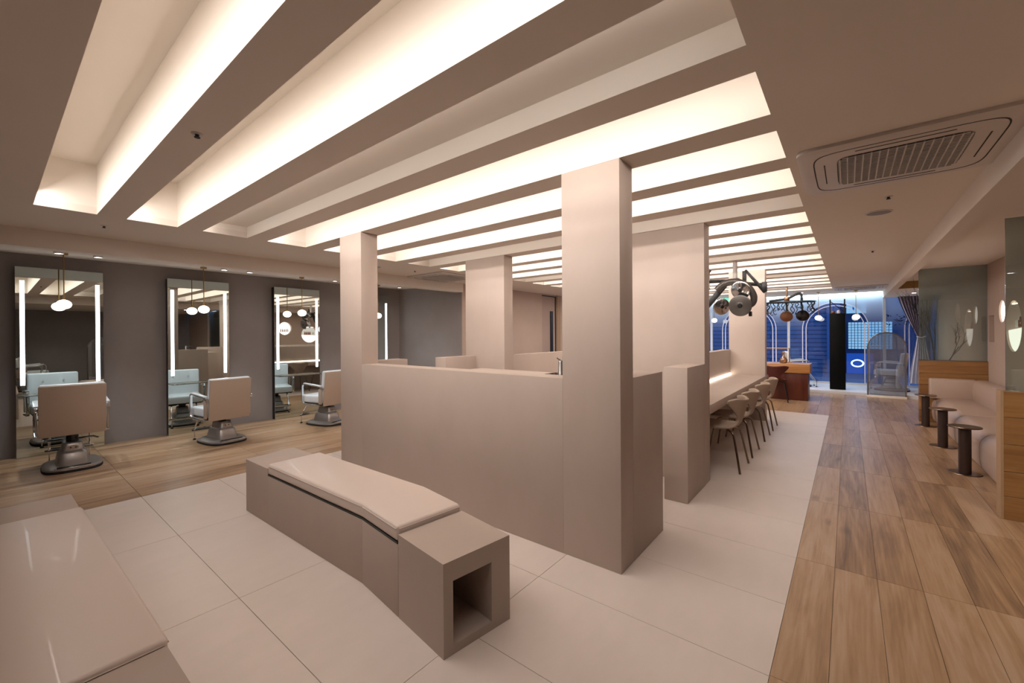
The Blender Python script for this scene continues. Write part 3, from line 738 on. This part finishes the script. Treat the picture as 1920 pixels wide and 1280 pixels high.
tr = empty('bare_branch', 'bare dry branch standing behind the far glass screen', 'branch', (1.20, 10.05, 0))
MB().lathe([(.07, 0), (.09, .1), (.08, .55), (.05, .62), (.055, .66)], n=20).build('vase', 'white_glossy', tr, smooth=50)
y_tame = True
def twig(m, p, d_, l, r, dep):
    q = p+d_*l; mid = p+d_*l*.5+Vector((rnd.uniform(-.02, .02), rnd.uniform(-.02, .02), 0))
    m.tube([p, mid, q], r, 6, r*.6)
    if dep:
        for _ in range(3):
            nd = (d_+Vector((rnd.uniform(-.8, .8)*(.55 if y_tame else 1), rnd.uniform(-.5, .5)*(.4 if y_tame else 1), rnd.uniform(-.15, .6)))).normalized()
            twig(m, p+d_*l*rnd.uniform(.55, 1), nd, l*rnd.uniform(.5, .75), r*.55, dep-1)
m = MB(); twig(m, Vector((0, 0, .45)), Vector((-.10, 0, 1)).normalized(), .85, .016, 4); twig(m, Vector((.01, 0, .75)), Vector((.40, .05, .8)).normalized(), .50, .010, 3)
m.build('twigs', 'branch', tr, smooth=50)

# ------------------------------------------------------------------ hair machines
def head(m, c, r, ax, depth):
    pass
hm = empty('hair_processor', 'grey ceiling mounted hair processor with three round heads over the counter', 'hair processor', (-1.285, 6.83, HC))
z0 = -HC
MB().tube([(0, 0, 0), (0, 0, 2.20+z0)], .030, 16).build('pole', 'white_plastic', hm, smooth=40)
MB().lathe([(.055, 2.24+z0), (.06, 2.23+z0), (.06, 2.15+z0), (.04, 2.13+z0)], n=20).build('hub', 'black', hm, smooth=40)
MB().tube([(0, 0, 2.21+z0), (-.36, 0, 2.225+z0)], .024, 10).build('arm', 'black', hm, smooth=40)
MB().tube([(-.36, 0, 2.10+z0), (-.36, 0, 2.36+z0), (-.33, 0, 2.40+z0)], .018, 8).build('arm_post', 'steel', hm, smooth=40)
MB().tube([(0, 0, 2.19+z0), (.18, .02, 2.15+z0), (.36, .02, 2.12+z0)], .026, 10).build('arm', 'black', hm, smooth=40)
pa = MB().box(.095, .145, -.02, .02, 2.14+z0, 2.34+z0).build('spring_arm', 'black', hm, bevel=.006)
MB().quadbox([(.12, -.02, 2.34+z0), (.145, -.02, 2.36+z0), (.145, .02, 2.36+z0), (.12, .02, 2.34+z0), (.36, -.02, 2.0+z0), (.40, -.02, 2.03+z0), (.40, .02, 2.03+z0), (.36, .02, 2.0+z0)]).build('spring_strut', 'black', pa, bevel=.005)
MB().box(.34, .40, -.03, .03, 2.02+z0, 2.16+z0).build('spring_bracket', 'black', pa, bevel=.006)
MB().quadbox([(-.42, -.03, 1.86+z0), (-.38, -.03, 1.80+z0), (-.38, .03, 1.80+z0), (-.42, .03, 1.86+z0), (-.16, -.03, 2.20+z0), (-.11, -.03, 2.13+z0), (-.11, .03, 2.13+z0), (-.16, .03, 2.20+z0)]).build('cable_cover', 'black', hm, bevel=.01)
hood = MB().tube(smoothpath([(-.22, -.10, 2.08+z0), (-.12, -.12, 2.16+z0), (.03, -.13, 2.18+z0), (.17, -.12, 2.11+z0), (.25, -.1, 1.97+z0), (.23, -.08, 1.86+z0), (.13, -.1, 1.82+z0)], 5), .052, 12, .042).build('hood_arm', 'machine_grey', hm, smooth=50)
def rhead(name, c, r, mat, rx, rz):
    o = MB().lathe([(r*.3, .05), (r*.75, .035), (r, .008), (r, -.008), (r*.9, -.016), (r*.45, -.010), (r*.3, -.02), (.004, -.022)], n=28).build(name, mat, hm, smooth=50)
    o.location = c; o.rotation_euler = (R(rx), 0, R(rz))
    MB().lathe([(r*.22, -.022), (r*.18, -.032), (.003, -.034)], n=16).build('head_centre', 'black', o, smooth=50)
rhead('heater_head', (.10, -.17, 2.05+z0), .13, 'chrome', -75, -15)
rhead('heater_head', (.10, -.20, 1.83+z0), .15, 'machine_grey', -80, -8)
rhead('heater_head', (-.155, -.14, 1.83+z0), .12, 'chrome', -80, 40)
MB().box(.19, .23, -.12, -.08, 1.68+z0, 1.75+z0).build('switch_box', 'black', hm, bevel=.004)

h2 = empty('perm_machine', 'black ceiling mounted perm machine with dangling curled cords by the desk', 'perm machine', (-1.085, 11.345, HC))
MB().tube([(0, 0, 0), (0, 0, 2.16+z0)], .022, 12).build('pole', 'dark_chrome', h2, smooth=40)
MB().lathe([(.05, 2.26+z0), (.06, 2.22+z0), (.05, 2.17+z0)], n=18).build('hub', 'copper', h2, smooth=40)
MB().tube(smoothpath([(-.34, 0, 2.18+z0), (0, 0, 2.22+z0), (.2, 0, 2.32+z0), (.27, 0, 2.30+z0), (.28, 0, 2.14+z0)], 4), .026, 10).build('arm', 'black', h2, smooth=40)
MB().lathe([(.16, 2.12+z0), (.48, 2.125+z0), (.5, 2.135+z0), (.48, 2.15+z0), (.1, 2.17+z0)], (.05, 0, 0), 32, sy=.45).build('ring_tray', 'black', h2, smooth=40)
for k in range(26):
    a_ = 2*math.pi*k/26+rnd.uniform(-.1, .1); x_, y_ = .05+.45*math.cos(a_), .2*math.sin(a_)
    L2 = rnd.uniform(.12, .30); pts = []
    for i in range(9):
        t_ = i/8; pts.append((x_+.022*math.sin(t_*9+k), y_+.022*math.cos(t_*9+k), 2.13+z0-L2*t_))
    pts.append((pts[-1][0]+.03, pts[-1][1], pts[-1][2]+.03))
    MB().tube(pts, .009, 6).build('curler_cord', 'black', h2, smooth=50)
for (x_, z_, mt) in ((0, 1.82, 'copper'), (.30, 1.83, 'black_gloss')):
    o = MB().lathe([(.01, .09), (.08, .07), (.12, .02), (.125, -.02), (.09, -.03), (.003, -.03)], n=24).build('hood', mt, h2, smooth=50); o.location = (x_, -.05, z_+z0); o.rotation_euler = (R(-70), 0, 0)
    MB().tube([(x_, 0, z_+.05+z0), (x_*.9, 0, 2.14+z0)], .02, 8).build('hood_rod', 'black', h2, smooth=50)

# ------------------------------------------------------------------ reception desk
dk = empty('desk', 'red-brown wood desk with a thick orange oak top', 'desk', (0, 0, 0))
MB().box(-2.3, -.665, 10.8, 11.35, 0, .586).build('body', 'desk_red', dk, bevel=.003)
MB().box(-2.35, -.625, 10.76, 11.4, .586, .778).build('desktop', 'desk_top', dk, bevel=.004)
o = shell_chair('shell_red', 'black', 'dark red shell chair pulled up to the wood desk', None); o.location = (-1.22, 10.48, 0); o.rotation_euler = (0, 0, R(5))
jg = empty('glass_jug', 'amber glass jug on the wood desk', 'jug', (-1.12, 11.0, .778))
MB().lathe([(.05, 0), (.075, .02), (.08, .07), (.05, .12), (.025, .15), (.022, .20), (.03, .21)], n=20).build('body', 'amber_glass', jg, smooth=50)
MB().lathe([(.018, .212), (.026, .235), (.012, .265), (.002, .27)], n=14).build('stopper', 'amber_glass', jg, smooth=50)
ln = empty('desk_lamp', 'thin brass line lamp standing on the wood desk', 'lamp', (-1.03, 11.25, .778))
MB().box(-.05, .05, -.04, .04, 0, .012).build('base', 'brass', ln, bevel=.003)
MB().tube([(0, 0, .01), (0, 0, .32)], .010).build('post', 'brass', ln, smooth=40)
MB().tube([(.0, 0, .32), (-.75, 0, .32)], .008).build('bar', 'brass', ln, smooth=40)

# black tower and arched screen at the window
tw = empty('display_tower', 'tall black display tower with an open braced top, standing at the window', 'shelf', (-.2, 12.76, .075))
MB().box(-.152, .152, 0, .30, 0, 1.83).build('cabinet', 'tower_black', tw, bevel=.003)
for x_ in (-.14, .135):
    MB().box(x_-.012, x_+.017, 0, .03, 1.83, 2.17).build('post', 'black', tw)
MB().tube([(-.13, .015, 2.12), (.13, .015, 1.86)], .009, 6).build('brace', 'black', tw)
MB().lathe([(.035, 1.83), (.045, 1.86), (.03, 1.90)], (-.08, .12, 0), 16).build('bowl', 'copper', tw, smooth=50)
MB().lathe([(.03, 1.83), (.04, 1.87), (.02, 1.91)], (.02, .12, 0), 16).build('bowl', 'white_glossy', tw, smooth=50)
def arch_pts(hw, zs, zb, n=24):
    return [(-hw, zb)] + [(hw*math.cos(R(180-180*i/n)), zs+hw*math.sin(R(180-180*i/n))) for i in range(n+1)] + [(hw, zb)]
asn = empty('arched_screen', 'free-standing arched glass screen in a thin pale metal frame', 'screen', (.655, 12.33, 0), R(2))
MB().extr(arch_pts(.30, 1.12, .06), -.006, .006, 'y').build('pane', 'screen_glass', asn)
pth = [(x_, 0, z_) for x_, z_ in arch_pts(.315, 1.12, .03)]
MB().tube(pth, .014, 8).build('frame', 'steel', asn, smooth=50)
MB().box(-.33, .33, -.05, .05, 0, .045).build('base', 'ivory', asn, bevel=.004)

dup(asn, (2.5, 2.2, 0), R(90), 'free-standing arched glass screen in the bay beside the lounge, seen in the mirrors')
# ------------------------------------------------------------------ shop window
wn = struct(MB().box(-6.15, XR, YWIN, YWIN+.05, 2.43, 2.50).box(-6.15, XR, YWIN, YWIN+.05, .05, .12).build('window_1', 'frame_white'), 'full-width shop window with white arches')
for x_ in (-5.38, -3.345, -1.315, .72):
    MB().box(x_-.03, x_+.03, YWIN-.02, YWIN+.05, .075, 2.45).build('mullion', 'frame_white', wn)
bays = [(-6.15, -5.41, None), (-5.35, -3.375, -4.36), (-3.315, -1.345, -2.325), (-1.285, .69, -.287), (.75, XR, 1.80)]
for x0, x1, cx in bays:
    MB().box(x0, x1, YWIN+.012, YWIN+.018, .10, 2.45).build('glass_pane', 'window_glass', wn)
    if cx is None: continue
    # gradient film around the arch, on the inner face of the pane
    m = MB(); zs, ro = 1.545, .715; n = 28; Y = YWIN+.008
    def outer(u):
        return max(x0, min(x1, u))
    top = []
    for i in range(n+1):
        a_ = R(180-180*i/n); x_ = cx+ro*math.cos(a_); z_ = zs+ro*math.sin(a_)
        top.append((x_, z_))
    line = [(cx-ro, .10)] + top + [(cx+ro, .10)]
    for (xa, za), (xb, zb_) in zip(line[:-1], line[1:]):
        if abs(xb-xa) < 1e-6: continue
        xa_, xb_ = max(xa, x0), min(xb, x1)
        if xb_-xa_ < 1e-4: continue
        o_ = len(m.v); m.v += [(xa_, Y, za), (xb_, Y, zb_), (xb_, Y, 2.45), (xa_, Y, 2.45)]; m.f.append((o_, o_+1, o_+2, o_+3))
    for xa, xb in ((x0, cx-ro), (cx+ro, x1)):
        if xb-xa > .01:
            o_ = len(m.v); m.v += [(xa, Y, .10), (xb, Y, .10), (xb, Y, 2.45), (xa, Y, 2.45)]; m.f.append((o_, o_+1, o_+2, o_+3))
    m.build('gradient_film', 'film_glass', wn)
    for rr_ in (.715, .635):
        m = MB(); w_ = .011
        pts = [(cx-rr_, .10)]+[(cx+rr_*math.cos(R(180-180*i/n)), zs+rr_*math.sin(R(180-180*i/n))) for i in range(n+1)]+[(cx+rr_, .10)]
        inn = [(cx-rr_+2*w_, .10)]+[(cx+(rr_-2*w_)*math.cos(R(180-180*i/n)), zs+(rr_-2*w_)*math.sin(R(180-180*i/n))) for i in range(n+1)]+[(cx+rr_-2*w_, .10)]
        for i in range(len(pts)-1):
            q = [pts[i], pts[i+1], inn[i+1], inn[i]]
            if max(p[0] for p in q) > x1 or min(p[0] for p in q) < x0: continue
            o_ = len(m.v); m.v += [(p[0], Y-.004, p[1]) for p in q]; m.f.append((o_, o_+1, o_+2, o_+3))
        m.build('arch_line', 'sheer', wn)
lf = MB(); lf.v += [(-.045, 0, 0), (0, 0, .016), (.045, 0, .006), (.004, 0, -.012)]; lf.f.append((0, 1, 2, 3))
lp = lf.build('leaf_decal', 'black', wn)
for i in range(22):
    o = lp if i == 0 else lp.copy()
    if i: COL.objects.link(o)
    o.parent = wn; o.location = (rnd.uniform(.76, 1.15), YWIN+.004, rnd.uniform(1.62, 1.92)); o.rotation_euler = (0, rnd.uniform(-1.2, 1.2), 0); o.scale = (rnd.uniform(.6, 1.1),)*3
# LED line recessed at the window head, washing down over the film
hd = MB().box(-6.1, 1.62, YWIN-.085, YWIN-.03, 2.476, 2.492).build('head_channel', 'white_plastic', wn)
m = MB(); m.v += [(-6.08, YWIN-.075, 2.475), (.68, YWIN-.075, 2.475), (.68, YWIN-.045, 2.4755), (-6.08, YWIN-.045, 2.4755)]; m.f.append((0, 1, 2, 3)); m.build('head_light', 'head_led', hd)
# curtain drawn to the right
cu = empty('curtain', 'grey curtain with a dark branch print, tied back beside the shop window', 'curtain', (0, 13.98, 0))
def curtain(name, mat, rows, amp, nf):
    m = MB(); n = 72
    for (z, xl, xr) in rows:
        for i in range(n+1):
            u = i/n; m.v.append((xl+(xr-xl)*u, amp*math.sin(u*nf*2*math.pi), z))
    for j in range(len(rows)-1):
        for i in range(n):
            a = j*(n+1)+i; m.f.append((a, a+1, a+n+2, a+n+1))
    return m.build(name, mat, cu, smooth=60)
rows = []
for i in range(15):
    t_ = i/14; z = 2.43-(2.43-1.33)*t_; rows.append((z, .93+.37*t_**1.25, 1.62-.20*t_))
cur = curtain('drape', 'curtain', rows, .04, 11)
MB().tube([(1.28, -.06, 1.34), (1.36, -.08, 1.31), (1.44, -.06, 1.34)], .014, 8).build('tieback', 'sheer', cu, smooth=50)
curtain('lower_drape', 'sheer', [(1.33, 1.29, 1.43), (1.1, 1.26, 1.46), (.7, 1.20, 1.52), (.2, 1.14, 1.56)], .03, 6)
m = MB()
for k in range(3):
    x_ = 1.12+.13*k; twig(m, Vector((x_+.1, -.062, 1.45+.12*k)), Vector((.1, 0, 1)).normalized(), .38, .006, 3)
for v in range(len(m.v)): m.v[v] = (m.v[v][0], -.058+.15*(m.v[v][1]+.06)*.1, m.v[v][2])
m.build('branch_print', 'branch', cur)
ex = empty('exit_sign', 'small green lit exit sign hanging near the shop window', 'exit sign', (-2.83, 13.5, HC))
MB().box(-.13, .13, -.012, .012, -.16, -.03).build('light_panel', 'exit_green', ex)
MB().tube([(0, 0, 0), (0, 0, -.03)], .008).build('stem', 'steel', ex)

# ------------------------------------------------------------------ street outside
struct(MB().box(-30, 30, YWIN+.06, 40, -.4, -.15).build('ground', 'asphalt'), 'street outside the window')
bl = empty('building', 'tiled building facing the shop across the street', 'building', (0, 21, -.15))
MB().box(-20, -.65, 0, 6, 0, 3.3).build('tiled_wall', 'facade_tile', bl)
MB().box(-.65, -.25, -.35, 6, 0, 3.2).build('pier', 'facade', bl)
MB().box(-.25, 2.3, .25, 6, 0, 3.1).build('shopfront_wall', 'facade_dark', bl)
MB().box(2.3, 20, 0, 6, 0, 3.0).build('tiled_wall', 'facade_tile', bl)
gw = MB().box(.0, 1.3, .2, .245, .95, 2.0).build('grid_window', 'sign_pale', bl)
m = MB()
for i in range(14): m.box(.0+i*.1-.008, .0+i*.1+.008, .17, .2, .95, 2.0)
for i in range(11): m.box(0, 1.3, .17, .2, .95+i*.105-.008, .95+i*.105+.008)
m.build('window_grid', 'facade_dark', gw)
sb = MB().box(-.05, .75, .1, .24, .0, .78).build('sign_board', 'sign_blue', bl)
m = MB(); n = 32
for i in range(n):
    a0, a1 = 2*math.pi*i/n, 2*math.pi*(i+1)/n
    q = [(.20*math.cos(a0), .15*math.sin(a0)), (.20*math.cos(a1), .15*math.sin(a1)), (.15*math.cos(a1), .105*math.sin(a1)), (.15*math.cos(a0), .105*math.sin(a0))]
    o_ = len(m.v); m.v += [(.28+x_, .09, .40+z_) for x_, z_ in q]; m.f.append((o_, o_+1, o_+2, o_+3))
m.build('neon_letter', 'neon', sb)
s2 = MB().box(-.05, .55, .1, .24, 2.35, 3.0).build('light_box', 'sign_pale', bl)
def txt(body, size, loc, mat, par):
    cu_ = bpy.data.curves.new('letter', 'FONT'); cu_.body = body; cu_.size = size; cu_.extrude = .01
    to = bpy.data.objects.new('letter', cu_); COL.objects.link(to)
    dg = bpy.context.evaluated_depsgraph_get(); me = bpy.data.meshes.new_from_object(to.evaluated_get(dg))
    bpy.data.objects.remove(to); me.materials.clear(); me.materials.append(MATS[mat])
    o = bpy.data.objects.new('sign_letter', me); COL.objects.link(o); o.parent = par; o.location = loc; o.rotation_euler = (R(90), 0, 0); return o
txt('h', .6, (.1, .09, 2.45), 'sign_blue', s2)
s3 = MB().box(-4.1, -3.3, -.1, -.01, .1, .7).build('sign_board', 'sign_blue', bl)
txt('a', .5, (-3.75, -.11, .25), 'neon', s3)
